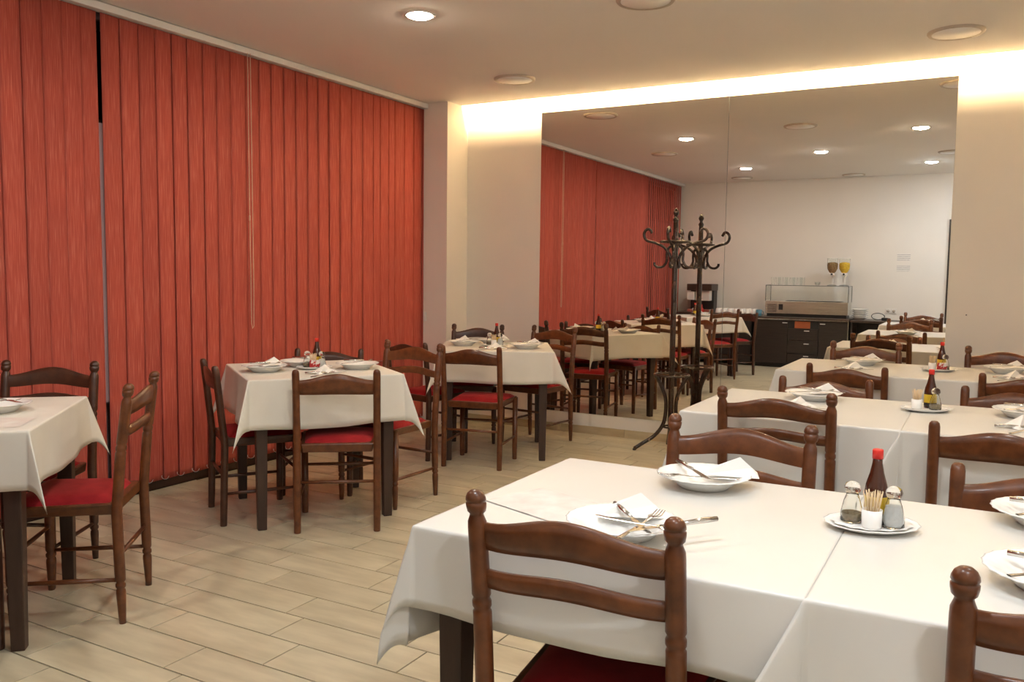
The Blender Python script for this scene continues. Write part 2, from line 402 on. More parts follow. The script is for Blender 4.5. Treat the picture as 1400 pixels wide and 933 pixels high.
# ---------------------------------------------------------------- vertical blinds
bl = thing('vertical_blind', 'floor-length red-orange vertical blind covering the whole left wall', 'blind', (XL, 0, 0))
bevel(MB().box(-0.02, 0.045, YF + 0.02, 4.455, 2.675, 2.716).build('head_rail', 'white_metal', bl), 0.004)
edges = [0.832, 0.948, 1.057, 1.162, 1.266, 1.362, 1.383, 1.501, 1.620, 1.728, 1.842, 1.952, 2.068, 2.171, 2.284, 2.408, 2.526, 2.635, 2.752, 2.865,
         2.98, 3.09, 3.206, 3.328, 3.455, 3.585, 3.717, 3.80, 3.914, 3.991, 4.121, 4.25, 4.381, 4.440]
slats = []
for a, b in zip(edges[:-1], edges[1:]):
    if abs(a - 1.362) < 1e-3: continue      # the narrow slit
    slats.append((a, b, 0.001 + 0.0035 * random.random()))
y = 0.832; i = 0
while y > -0.30:
    st = 0.128 if i % 3 else 0.118
    slats.append((y - st, y, 0.0015)); y -= st; i += 1
while y > YF + 0.12:
    slats.append((y - 0.085, y - 0.006, -0.005)); y -= 0.085
def slat_mesh(a, b, dx):
    wd = b - a; ov = 0.0 if abs(b - 1.362) < 1e-3 else 0.014; mb = MB(); rows = []
    n = 6; zs = (0.058, 0.10, 0.9, 1.8, 2.672)
    tw = random.uniform(-0.004, 0.004)
    for z in zs:
        row = []
        for i in range(n + 1):
            s = i / n; yy = -wd / 2 + s * (wd + ov)
            xx = dx * (0.5 - s) * 2 + 0.002 * math.sin(PI * s) + tw * (1 - z / 2.67) * (s - 0.5) * 2
            row.append((xx, yy, z))
        rows.append(row)
    mb.grid(rows)
    return mb
for a, b, dx in slats:
    o = slat_mesh(a, b, dx).build('slat', 'slat', bl, (0.0, (a + b) / 2, 0))
    md = o.modifiers.new('thickness', 'SOLIDIFY'); md.thickness = 0.0012; md.offset = 0
lin = MB().box(-0.012, -0.011, 1.352, 1.395, 0.565, 2.09); lin.build('slat_lining', 'lining', bl)
ch = MB(); sl = sorted(slats)
for (a, b, _), (c, d, _) in zip(sl[:-1], sl[1:]):
    p, q = Vector((0.016, (a + b) / 2 + 0.03, 0.075)), Vector((0.016, (c + d) / 2 - 0.03, 0.075))
    ch.tube([p, p.lerp(q, .25) + Vector((.004, 0, -.012)), p.lerp(q, .5) + Vector((.006, 0, -.014)), p.lerp(q, .75) + Vector((.004, 0, -.012)), q], 0.0010, 5)
    ch.tube([p, p + Vector((0, 0, .012))], 0.0016, 5)
ch.build('bead_chain', 'white_plastic', bl)
pc = MB()
pc.tube([(0.05, 2.385, 2.68), (0.052, 2.385, 1.8), (0.05, 2.392, 0.96), (0.05, 2.40, 0.925), (0.05, 2.412, 0.94), (0.05, 2.415, 1.2), (0.05, 2.408, 2.68)], 0.0026, 6)
pc.lathe([(0.001, 1.62), (0.005, 1.625), (0.005, 1.655), (0.001, 1.66)], 8, c=(0.051, 2.386))
pc.build('pull_cord', 'cord', bl)
bevel(tag(MB().box(-3.285, -3.262, 4.38, 4.40, 0.885, 0.965).build('cord_cleat', 'white_plastic'), 'small white cord cleat on the pillar beside the blinds', 'cleat'), 0.003)
tag(MB().tube([(0.817, YB, 1.067), (0.817, YB - 0.012, 1.067), (0.817, YB - 0.014, 1.072)], 0.004, 6).build('wall_screw', 'black'), 'tiny dark screw in the bare wall right of the mirror', 'screw')

# ---------------------------------------------------------------- chairs
def rear_y(z):
    if z < 0.44: return -0.205 + 0.012 * z / 0.44
    return -0.193 - 0.052 * ((z - 0.44) / 0.44) ** 1.25
def make_chair(kind, wood):
    t = thing('dining_chair', 'brown wooden dining chair', 'chair')
    h = 0.885 if kind == 'turned' else 0.825
    R = 0.0192
    if kind == 'turned':
        prof = [(0.012, 0.0), (0.0135, 0.03), (0.0175, 0.115), (0.0165, 0.128), (0.013, 0.133), (0.018, 0.140), (0.018, 0.150), (0.0135, 0.156), (0.0185, 0.166), (R, 0.20), (R, 0.42), (R, 0.63),
                (R, 0.640), (0.016, 0.645), (0.0195, 0.652), (0.0195, 0.662), (0.016, 0.669), (0.0195, 0.676), (R, 0.69), (R, 0.815), (0.0185, 0.828), (0.0140, 0.840), (0.0135, 0.844),
                (0.0182, 0.849), (0.0200, 0.858), (0.0203, 0.8655), (0.0185, 0.867), (0.0184, 0.870), (0.0202, 0.8715), (0.0194, 0.878), (0.0160, 0.8855), (0.0095, 0.891), (0.002, 0.8925)]
        fl = [(0.012, 0.0), (0.0135, 0.03), (0.0175, 0.115), (0.0165, 0.128), (0.013, 0.133), (0.018, 0.140), (0.018, 0.150), (0.0135, 0.156), (0.0185, 0.166), (0.019, 0.20), (0.019, 0.44)]
    else:
        prof = [(0.016, 0.0), (0.0172, 0.004), (0.0182, 0.10), (0.0185, 0.42), (0.0185, 0.78), (0.0182, 0.805), (0.0160, 0.817), (0.0100, 0.8235), (0.002, 0.825)]
        fl = [(0.015, 0.0), (0.0165, 0.004), (0.018, 0.10), (0.018, 0.44)]
    for s in (-1, 1):
        MB().lathe(prof, 16, off=lambda z, s=s: (s * 0.196, rear_y(z))).build('back_post', wood, t)
    for s in (-1, 1):
        MB().lathe(fl, 14, c=(s * 0.195, 0.168)).build('leg', wood, t)
    def rail(name, zb, zt, ab, at, bow=0.030, th=0.016):
        mb = MB(); n = 20; fr = []; bk = []
        for k in range(4):
            rf, rb = [], []
            for i in range(n + 1):
                s = -1 + 2 * i / n; x = s * 0.188
                a = 0.5 * (1 + math.cos(PI * s))
                z = (zb + ab * a) * (1 - k / 3) + (zt + at * a) * k / 3
                y = rear_y(z) - bow * (1 - s * s) + 0.004
                e = 0.003 if k in (0, 3) else 0
                rf.append((x, y + th / 2 - e, z)); rb.append((x, y - th / 2 + e, z))
            fr.append(rf); bk.append(rb)
        loop = fr + bk[::-1] + [fr[0]]
        mb.grid(loop)
        return mb.build(name, wood, t)
    if kind == 'turned':
        rail('top_rail', 0.772, 0.826, 0.014, 0.034)
        rail('lower_rail', 0.692, 0.730, 0.014, 0.016)
    else:
        rail('top_rail', 0.698, 0.770, 0.004, 0.034, 0.022)
    fm = MB()
    fm.prism([(-0.172, -0.185, 0.402), (0.172, -0.185, 0.402), (0.178, 0.180, 0.402), (-0.178, 0.180, 0.402)],
             [(-0.180, -0.185, 0.446), (0.180, -0.185, 0.446), (0.205, 0.190, 0.446), (-0.205, 0.190, 0.446)])
    bevel(fm.build('seat_frame', wood, t), 0.006)
    cu = MB(); rows = []; n = 12
    for j in range(n + 1):
        v = j / n; row = []
        for i in range(n + 1):
            u = i / n * 2 - 1; vv = v * 2 - 1
            hw = 0.168 + 0.030 * v; y = -0.168 + 0.352 * v
            e = max(abs(u), abs(vv))
            z = 0.446 + 0.030 * (1 - e ** 7) * (1 - 0.25 * (u * u + vv * vv) / 2) - (0.006 if e > 0.99 else 0)
            row.append((u * hw, y, z))
        rows.append(row)
    cu.grid(rows[::1]); cu.build('seat_cushion', 'red_seat', t)
    def st(p, q, r=0.0085): MB().tube([p, Vector(p).lerp(Vector(q), .5), q], [r * .85, r * 1.1, r * .85], 10).build('stretcher', wood, t)
    for s in (-1, 1): st((s * 0.196, -0.20, 0.165), (s * 0.195, 0.168, 0.165))
    st((-0.196, rear_y(0.255), 0.255), (0.196, rear_y(0.255), 0.255)); st((-0.195, 0.168, 0.265), (0.195, 0.168, 0.265))
    return t
CH = {'t': make_chair('turned', 'wood'), 'p': make_chair('plain', 'wood'), 'pd': make_chair('plain', 'wood_dark'), 'td': make_chair('turned', 'wood_dark')}
chairs = [
 # kind, x, y, facing angle, label
 ('t', 0.267, -0.002, 93, 'nearest dining chair, its ball-topped two-rail back cutting the front table'),
 ('t', 1.108, -0.006, 92, 'dining chair with ball finials at the bottom right corner of the picture'),
 ('t', 0.328, 0.595, 272, 'dining chair with ball finials at the far side of the front left table'),
 ('p', 1.080, 0.638, 270, 'dining chair with plain rounded posts behind the front table at the right edge'),
 ('t', 0.255, 1.815, 92, 'dining chair with ball finials on the near side of the second table row'),
 ('p', 0.990, 1.810, 90, 'dining chair with plain posts on the near side of the second row, right edge'),
 ('p', 0.300, 2.420, 277, 'dining chair with plain posts at the far side of the second row, left table'),
 ('p', 1.060, 2.480, 270, 'dining chair with plain posts at the far side of the second row, right table'),
 ('p', 0.280, 3.585, 88, 'dining chair with plain posts on the near side of the third row, left table'),
 ('p', 1.134, 3.590, 88, 'dining chair with plain posts on the near side of the third row, right table'),
 ('t', 0.295, 4.040, 278, 'dining chair with ball finials nearest the mirror, left table of the third row'),
 ('t', 1.050, 4.130, 272, 'dining chair with ball finials against the bare wall right of the mirror'),
 ('t', -2.086, 0.368, 219, 'dining chair with red seat seen side-on right of the leftmost table'),
 ('td', -2.600, 0.470, 300, 'dining chair between the leftmost table and the red blinds'),
 ('pd', -2.000, -0.264, 133, 'dining chair at the extreme left edge in front of the leftmost table'),
 ('p', -1.985, 1.772, 127, 'one-rail dining chair with its back to us at the middle window table'),
 ('pd', -2.475, 1.665, 57, 'dark plain-post dining chair on the left side of the middle window table'),
 ('t', -2.050, 2.260, 268, 'two-rail dining chair on the right of the middle window table'),
 ('pd', -2.513, 2.230, 300, 'dark dining chair between the middle window table and the blinds'),
 ('pd', -2.550, 3.420, 78, 'dark plain-post dining chair left of the table by the pillar'),
 ('p', -2.075, 3.350, 103, 'one-rail dining chair with its back to us at the table by the pillar'),
 ('td', -2.560, 4.020, 292, 'dining chair with ball finials in front of the pillar'),
 ('t', -2.090, 4.190, 262, 'two-rail dining chair beside the lower left corner of the mirror'),
]
for k, x, y, a, l in chairs:
    place(CH[k], (x, y, 0), math.radians(a - 90), l, 'brown dining chairs with red seats')

# ---------------------------------------------------------------- tables and cloths
TZ = 0.766
def make_table(a, b):
    t = thing('dining_table', 'dark wooden dining table', 'table')
    bevel(MB().box(-a, a, -b, b, TZ - 0.028, TZ).build('tabletop', 'table_leg', t), 0.003)
    ap = MB(); i = 0.05; th = 0.02; z0, z1 = TZ - 0.118, TZ - 0.028
    ap.box(-a + i, a - i, -b + i, -b + i + th, z0, z1).box(-a + i, a - i, b - i - th, b - i, z0, z1)
    ap.box(-a + i, -a + i + th, -b + i + th, b - i - th, z0, z1).box(a - i - th, a - i, -b + i + th, b - i - th, z0, z1)
    ap.build('apron', 'table_leg', t)
    for sx in (-1, 1):
        for sy in (-1, 1):
            x, y = sx * (a - 0.058), sy * (b - 0.058)
            def sq(h, z, ox=0, oy=0): return [(x + ox - h, y + oy - h, z), (x + ox + h, y + oy - h, z), (x + ox + h, y + oy + h, z), (x + ox - h, y + oy + h, z)]
            o = MB().prism(sq(0.022, 0), sq(0.031, TZ - 0.03)).build('leg', 'table_leg', t); bevel(o, 0.003)
    return t
def cloth_mesh(a, b, o, seed=0, pleat=None, sides=(1, 1, 1, 1), flare=0.06):
    """a,b half sizes of the table; o overhang; sides = overhang factor on -x,+x,-y,+y; pleat[(sx,sy)] = (angle shift, horizontal share)"""
    rnd = random.Random(seed); mb = MB()
    ph = [rnd.uniform(0, 6.28) for _ in range(8)]
    def coords(h, f0, f1):
        c = []
        ds = [0.003, 0.0065, 0.010, 0.018] + [0.04 + (o - 0.04) * k / 7 for k in range(8)]
        if f0: c += [-h - d * f0 for d in ds[::-1]]
        c += [-h, -h + 0.006] + [-h + 2 * h * k / 18 for k in range(1, 18)] + [h - 0.006, h]
        if f1: c += [h + d * f1 for d in ds]
        return c
    us, vs = coords(a, sides[0], sides[1]), coords(b, sides[2], sides[3])
    R = 0.0055
    def drop(d):
        q = R * PI / 2
        if d < q: g = d / R; return R * math.sin(g), R * (1 - math.cos(g))
        return R, R + d - q
    rows = []
    for v in vs:
        row = []
        for u in us:
            du, dv = max(0, abs(u) - a), max(0, abs(v) - b)
            sx, sy = (1 if u > 0 else -1), (1 if v > 0 else -1)
            cu, cv = max(-a, min(a, u)), max(-b, min(b, v))
            if du < 1e-9 and dv < 1e-9:
                row.append((u, v, 0.0007 * math.sin(7 * u + ph[0]) * math.sin(6 * v + ph[1])))
            elif dv < 1e-9 or du < 1e-9:
                d = du + dv; out, dn = drop(d)
                al = v if dv < 1e-9 else u
                k = (0 if sx < 0 else 1) if dv < 1e-9 else (2 if sy < 0 else 3)
                out += flare * d + (0.35 * d) * 0.10 * (math.sin(13 * al + ph[k]) + 0.6 * math.sin(23 * al + ph[k + 4])) * (1 if d > 0.02 else 0)
                dn *= 1.0 + 0.04 * math.sin(5 * al + ph[k])
                if dv < 1e-9: row.append((cu + sx * out, v, -dn))
                else: row.append((u, cv + sy * out, -dn))
            else:
                r = math.hypot(du, dv); phi = math.atan2(dv, du)
                sh, hz = (pleat or {}).get((sx, sy), (0.0, 0.30))
                t = 1 - abs(phi - PI / 4) / (PI / 4); t = t ** 0.5
                out, dn = drop(r)
                bx, by = math.cos(phi) * (out + flare * r), math.sin(phi) * (out + flare * r)
                dx, dy = math.cos(PI / 4 + sh), math.sin(PI / 4 + sh)
                hh = hz * r * t
                z = math.sqrt(max(0, dn * dn - hh * hh * 0.9))
                row.append((cu + sx * (bx + dx * hh), cv + sy * (by + dy * hh), -z))
        rows.append(row)
    n = len(us); vv = [p for rw in rows for p in rw]; fs = []
    for j in range(len(vs) - 1):
        for i in range(n - 1):
            A, B, Cc, D = j * n + i, j * n + i + 1, (j + 1) * n + i + 1, (j + 1) * n + i
            um, vm = (us[i] + us[i + 1]) / 2, (vs[j] + vs[j + 1]) / 2
            if abs(um) > a and abs(vm) > b:
                if um * vm > 0: fs += [(A, B, Cc), (A, Cc, D)]
                else: fs += [(A, B, D), (B, Cc, D)]
            else: fs.append((A, B, Cc, D))
    mb.add(vv, fs, True); return mb
def add_cloth(x, y, rz, a, b, o, label, mat='cloth', **kw):
    ob = cloth_mesh(a, b, o, **kw).build('tablecloth', mat, None, (x, y, TZ + 0.0035), rz)
    md = ob.modifiers.new('thickness', 'SOLIDIFY'); md.thickness = 0.002; md.offset = 0
    return tag(ob, label, 'tablecloth', 'white tablecloths')
tb = make_table(0.390, 0.385); tbs = make_table(0.385, 0.385)
HL = 0.400
rows = [(0.2125, 'front'), (2.030, 'second'), (3.800, 'third')]
for i, (ry, rn) in enumerate(rows):
    place(tb, (0.285, ry, 0), 0, f'dark wooden dining table under the left cloth of the {rn} row from us', 'tables in the right rows')
    place(tb, (1.088, ry, 0), 0, f'dark wooden dining table under the right cloth of the {rn} row from us', 'tables in the right rows')
    hb = 0.387
    add_cloth(0.2855, ry, 0, 0.4005, hb, 0.205, f'white tablecloth on the left table of the {rn} row from us', seed=3 + i,
              pleat={(-1, -1): (-0.35, 0.26), (-1, 1): (0, .3)}, sides=(1.32, 0, 0.88 if i == 0 else 1.4, 1), flare=0.02)
    add_cloth(1.0885, ry, 0, 0.398, hb, 0.205, f'white tablecloth on the right table of the {rn} row from us', seed=13 + i,
              pleat={(-1, -1): (-0.10, 0.52), (-1, 1): (-0.2, .4)}, sides=(0.9, 1, 1 if i == 0 else 1.4, 1), flare=0.02)
place(tbs, (-2.377, 0.043, 0), math.radians(43), 'dark wooden table at the left edge of the picture', 'tables along the window')
add_cloth(-2.377, 0.043, math.radians(43), 0.392, 0.392, 0.20, 'creased off-white tablecloth on the leftmost table', 'cloth_cream', seed=41, pleat={(1, -1): (0.2, 0.42)})
place(tbs, (-2.291, 1.900, 0), math.radians(54.7), 'dark wooden table in front of the middle of the red blinds', 'tables along the window')
add_cloth(-2.291, 1.900, math.radians(54.7), 0.392, 0.392, 0.25, 'cream tablecloth on the middle window table', 'cloth_cream', seed=42)
place(tbs, (-2.185, 3.740, 0), math.radians(30), 'dark wooden table in front of the pillar and mirror', 'tables along the window')
add_cloth(-2.185, 3.740, math.radians(30), 0.392, 0.392, 0.22, 'cream tablecloth on the table by the pillar', 'cloth_cream', seed=43, pleat={(1, -1): (-0.1, 0.44)})

# ---------------------------------------------------------------- table ware
CT = TZ + 0.0048     # top of a cloth
def make_plate(r=0.118, h=0.034):
    def rim(a, rr, z): return 1 + (0.012 * math.cos(24 * a) if rr > 0.09 else 0)
    prof = [(0.055, 0.0), (0.062, 0.0), (0.066, 0.004), (0.088, 0.022), (0.100, 0.028), (r - 0.002, h - 0.002), (r, h), (r - 0.004, h + 0.001), (0.100, 0.031), (0.084, 0.024), (0.062, 0.009), (0.05, 0.0065), (0.02, 0.006), (0.002, 0.006)]
    o = MB().lathe(prof, 72, rim=rim, cap=True).build('deep_plate', 'porcelain')
    return tag(o, 'white deep plate', 'plate', 'white deep plates')
def make_napkin():
    mb = MB()
    A = [(-0.07, -0.03, 0.0), (0.075, -0.02, 0.002), (0.06, 0.055, 0.001), (-0.055, 0.05, 0.003)]
    top = [(-0.055, 0.0, 0.012), (0.02, 0.022, 0.044), (0.05, 0.02, 0.020)]
    vs = A + top
    mb.add(vs, [(0, 1, 6, 5), (0, 5, 4), (3, 4, 5), (3, 5, 6, 2), (0, 4, 3), (1, 2, 6), (0, 3, 2, 1)])
    return tag(mb.build('napkin', 'paper'), 'folded white paper napkin', 'napkin', 'folded paper napkins')
def make_fork():
    t = thing('fork', 'steel fork', 'fork', group='steel forks')
    hd = MB(); pts = [(-0.10, 0.0), (-0.04, 0.001), (0.02, 0.003), (0.045, 0.006)]; wd = [0.0065, 0.0045, 0.003, 0.006]
    rr = []
    for (x, z), w in zip(pts, wd): rr.append([(x, -w, z), (x, -w * .5, z + .0016), (x, w * .5, z + .0016), (x, w, z), (x, 0, z - .001), (x, -w, z)])
    hd.grid(rr); hd.build('handle', 'steel', t)
    ti = MB(); ti.prism([(0.044, -.006, .0055), (0.058, -.0115, .0045), (0.058, .0115, .0045), (0.044, .006, .0055)], [(0.044, -.006, .0075), (0.058, -.0115, .0065), (0.058, .0115, .0065), (0.044, .006, .0075)])
    for k in range(4):
        y = -0.0098 + k * 0.00653
        ti.tube([(0.056, y, .0055), (0.078, y, .004), (0.098, y * .92, .010)], [.0017, .0016, .0009], 6)
    ti.build('tines', 'steel', t); return t
def make_spoon():
    t = thing('spoon', 'steel spoon', 'spoon', group='steel spoons')
    hd = MB(); rr = []
    for x, z, w in [(-0.10, 0, .0065), (-0.04, .001, .0045), (0.02, .004, .003), (0.05, .007, .004)]:
        rr.append([(x, -w, z), (x, -w * .5, z + .0016), (x, w * .5, z + .0016), (x, w, z), (x, 0, z - .001), (x, -w, z)])
    hd.grid(rr); hd.build('handle', 'steel', t)
    bo = MB(); rows = []
    for j in range(6):
        rad = j / 5
        rows.append([(0.072 + 0.028 * rad * math.cos(2 * PI * i / 16), 0.0175 * rad * math.sin(2 * PI * i / 16), 0.001 + 0.007 * rad ** 2) for i in range(17)])
    bo.grid(rows); o = bo.build('bowl', 'steel', t); md = o.modifiers.new('t', 'SOLIDIFY'); md.thickness = .0012
    return t
def make_knife():
    t = thing('table_knife', 'steel table knife', 'knife', group='steel table knives')
    MB().tube([(-0.105, 0, 0.003), (-0.06, 0, 0.0035), (0.0, 0, 0.003)], [.0055, .0062, .0042], 8).build('handle', 'steel', t)
    b = MB(); out = [(0.0, -.004), (0.02, -.007), (0.08, -.0095), (0.103, -.004), (0.108, .004), (0.02, .006), (0.0, .004)]
    b.prism([(x, y, .0018) for x, y in out], [(x, y, .0036) for x, y in out]); b.build('blade', 'steel', t)
    return t
PL, NP, FK, SP, KN = make_plate(), make_napkin(), make_fork(), make_spoon(), make_knife()
def setting(x, y, rz, where, fork=True, spoon=False, knife=True, napkin=True, on_plate=True, plate=True):
    """a plate with its cutlery and napkin lying across it; where = 'on the ...'"""
    c, s = math.cos(rz), math.sin(rz)
    def w(dx, dy): return (x + dx * c - dy * s, y + dx * s + dy * c)
    if plate: place(PL, (x, y, CT), rz, f'white deep plate {where}', 'white deep plates')
    zt = CT + (0.037 if plate else 0.002)
    if fork: px, py = w(-0.004, -0.020); place(FK, (px, py, zt), rz + 0.5, f'steel fork of the setting {where}', 'steel forks')
    if knife: px, py = w(0.03, 0.012); place(KN, (px, py, zt + 0.0035), (0, 0, rz - 0.35), f'steel knife of the setting {where}', 'steel table knives')
    if spoon: px, py = w(0.01, -0.03); place(SP, (px, py, zt + 0.005), rz + 2.7, f'steel spoon of the setting {where}', 'steel spoons')
    if napkin: px, py = w(0.045, 0.045); place(NP, (px, py, CT + (0.026 if plate else 0.001)), rz + 0.3, f'folded white paper napkin {where}', 'folded paper napkins')
def lay(proto, p, q, z, label, group):
    """lay a piece of cutlery with its handle end at p pointing to q"""
    d = Vector(q) - Vector(p); a = math.atan2(d.y, d.x); d.normalize()
    return place(proto, (p[0] + d.x * 0.104, p[1] + d.y * 0.104, z), a, label, group)
CR = CT + 0.0365
w1, w2 = 'on the near side of the front left table', 'on the far side of the front left table'
place(PL, (0.292, -0.012, CT), 0.35, f'white deep plate {w1}', 'white deep plates')
lay(KN, (0.245, 0.060), (0.378, -0.097), CR + 0.003, f'knife whose tip lies over the plate {w1}', 'steel table knives')
lay(FK, (0.335, -0.150), (0.350, 0.022), CR, f'steel fork, tines up, {w1}', 'steel forks')
lay(KN, (0.470, 0.050), (0.370, -0.090), CR + 0.006, f'knife with protruding handle {w1}', 'steel table knives')
lay(SP, (0.245, -0.055), (0.425, -0.090), CR + 0.009, f'steel spoon over the plate rim {w1}', 'steel spoons')
place(NP, (0.285, 0.050, CT + 0.026), 0.3, f'folded white paper napkin {w1}', 'folded paper napkins')
place(PL, (0.318, 0.478, CT), -0.2, f'white deep plate {w2}', 'white deep plates')
lay(KN, (0.226, 0.547), (0.354, 0.392), CR + 0.0035, f'steel knife leaning in the plate {w2}', 'steel table knives')
lay(FK, (0.418, 0.449), (0.247, 0.378), CR, f'steel fork of the setting {w2}', 'steel forks')
place(NP, (0.375, 0.520, CT + 0.028), 0.1, f'folded white paper napkin {w2}', 'folded paper napkins')
setting(1.075, 0.640 - 0.10, 0.3, 'on the far side of the front right table')
setting(1.060, 0.090, 0.2, 'on the near side of the front right table', plate=True)
setting(0.285, 2.240, 0.1, 'on the far side of the second row, left table')
setting(0.260, 1.900, 0.5, 'on the near side of the second row, left table', plate=False)
setting(1.085, 2.210, 0.2, 'on the far side of the second row, right table')
setting(1.060, 1.880, 0.6, 'on the near side of the second row, right table', plate=False)
setting(0.280, 3.960, 0.1, 'on the far side of the third row, left table')
setting(0.250, 3.610, 0.4, 'on the near side of the third row, left table', plate=False)
setting(1.050, 3.980, 0.1, 'on the far side of the third row, right table')
setting(1.060, 3.620, 0.4, 'on the near side of the third row, right table', plate=False)
setting(-2.400, 1.660, 0.9, 'on the left corner of the middle window table')
setting(-2.420, 1.960, 0.4, 'on the blinds side of the middle window table', fork=False)
setting(-2.085, 2.040, 0.8, 'on the right corner of the middle window table', napkin=False)
setting(-2.060, 1.720, 1.2, 'on the near side of the middle window table', plate=False)
setting(-1.93, 3.72, 0.4, 'on the right corner of the table by the pillar')
setting(-2.33, 3.93, 0.2, 'on the pillar side of the table by the pillar')
setting(-2.10, 3.50, 0.7, 'on the near side of the table by the pillar', plate=False)
setting(-2.42, 3.66, 1.1, 'on the left side of the table by the pillar', knife=False)
setting(-2.270, 0.180, 0.3, 'on the far side of the leftmost table', napkin=False)
setting(-2.420, -0.170, 0.3, 'on the left side of the leftmost table', napkin=True)
# thin creased paper sheets lying flat
def sheet(x, y, rz, lx, ly, label, sd):
    rnd = random.Random(sd); rows = []
    for j in range(9):
        rows.append([((i / 12 - .5) * lx, (j / 8 - .5) * ly, 0.0012 + 0.0012 * rnd.random() + (0.0016 if i == 6 or j == 4 else 0)) for i in range(13)])
    o = MB().grid(rows).build('paper_sheet', 'sheet', None, (x, y, CT - 0.0006), rz)
    return tag(o, label, 'paper', 'pinkish paper placemats')
sheet(0.085, 0.105, math.radians(-20), 0.30, 0.19, 'thin pinkish paper placemat on the front left table', 5)
sheet(-2.070, 0.010, math.radians(43), 0.30, 0.20, 'thin pinkish paper placemat on the leftmost table', 6)
# condiment sets
def make_bottle():
    t = thing('sauce_bottle', 'brown sauce bottle', 'bottle', group='brown sauce bottles with red caps')
    MB().lathe([(0.024, 0), (0.027, 0.003), (0.027, 0.075), (0.0245, 0.092), (0.0165, 0.120), (0.0118, 0.145), (0.0108, 0.160)], 24).build('body', 'brown_glass', t)
    MB().lathe([(0.0128, 0.156), (0.0128, 0.177), (0.0115, 0.179)], 20).build('cap', 'red_cap', t)
    MB().lathe([(0.0273, 0.026), (0.0273, 0.064)], 24, cap=False).build('label', 'yellow_label', t)
    MB().lathe([(0.0273, 0.010), (0.0273, 0.024)], 24, cap=False).build('label_band', 'black_label', t)
    return t
def make_shaker(fill, ht, name, cat):
    t = thing(name, 'glass shaker', cat, group='glass salt and pepper shakers')
    prof = [(0.019, 0), (0.023, 0.003), (0.0225, 0.020), (0.017, 0.045), (0.0125, 0.058), (0.0125, 0.064)]
    inner = [(r - 0.0013, max(z, 0.0025)) for r, z in prof[::-1]] + [(0.002, 0.0024)]
    MB().lathe(prof + inner, 20).build('glass_body', 'glass', t)
    f = [(0.018, 0.003)]
    for r, z in [(0.0212, 0.005), (0.0206, 0.020), (0.0150, 0.045), (0.0105, 0.055)]:
        if z <= ht: f.append((r, z))
    f.append((f[-1][0] * 0.97, ht))
    MB().lathe(f, 18).build('filling', fill, t)
    MB().lathe([(0.0135, 0.062), (0.0165, 0.067), (0.0170, 0.074), (0.0135, 0.082), (0.006, 0.086), (0.001, 0.0865)], 18).build('cap', 'glass', t)
    return t
def make_cup_tp():
    return tag(MB().lathe([(0.018, 0), (0.0195, 0.002), (0.0205, 0.038), (0.0190, 0.038), (0.0180, 0.006), (0.002, 0.005)], 20).build('toothpick_holder', 'porcelain'), 'white cup', 'toothpick holder', 'white toothpick holders')
def make_tp():
    rnd = random.Random(2); mb = MB()
    for k in range(34):
        a = rnd.uniform(0, 6.28); r0 = rnd.uniform(0, .012); r1 = r0 + rnd.uniform(0.002, .012)
        p = (r0 * math.cos(a), r0 * math.sin(a), 0.006); q = (r1 * math.cos(a + .3), r1 * math.sin(a + .3), 0.074 + rnd.uniform(-.004, .004))
        mb.tube([p, q], [.0011, .0008], 5)
    return tag(mb.build('toothpicks', 'toothpick'), 'bundle of toothpicks', 'toothpicks', 'bundles of toothpicks', 'stuff')
def make_tray():
    def rim(a, r, z): return 1 + (0.016 * math.cos(16 * a) if r > 0.085 else 0)
    t = thing('condiment_plate', 'oval plate', 'plate', group='condiment plates')
    prof = [(0.055, 0), (0.065, 0.0), (0.085, 0.006), (0.108, 0.014), (0.110, 0.016), (0.106, 0.0165), (0.084, 0.009), (0.060, 0.004), (0.002, 0.0035)]
    MB().lathe(prof, 64, rim=rim).build('dish', 'porcelain', t)
    MB().lathe([(0.001, 0.0105), (0.060, 0.0105), (0.092, 0.016)], 40, rim=lambda a, r, z: 1 + (0.05 * math.cos(13 * a) if r > .08 else 0), cap=False).build('doily', 'paper', t)
    return t
BO, SA, PE, TC, TP, TR = make_bottle(), make_shaker('salt', 0.045, 'salt_shaker', 'salt shaker'), make_shaker('pepper', 0.020, 'pepper_shaker', 'pepper shaker'), make_cup_tp(), make_tp(), make_tray()
SC = tag(MB().bbox(-0.028, 0.028, -0.002, 0.002, 0, 0.04, 0.001).build('condiment_sachet', 'sachet'), 'sachet', 'sachet', 'red printed sachets')
CS = 0.88
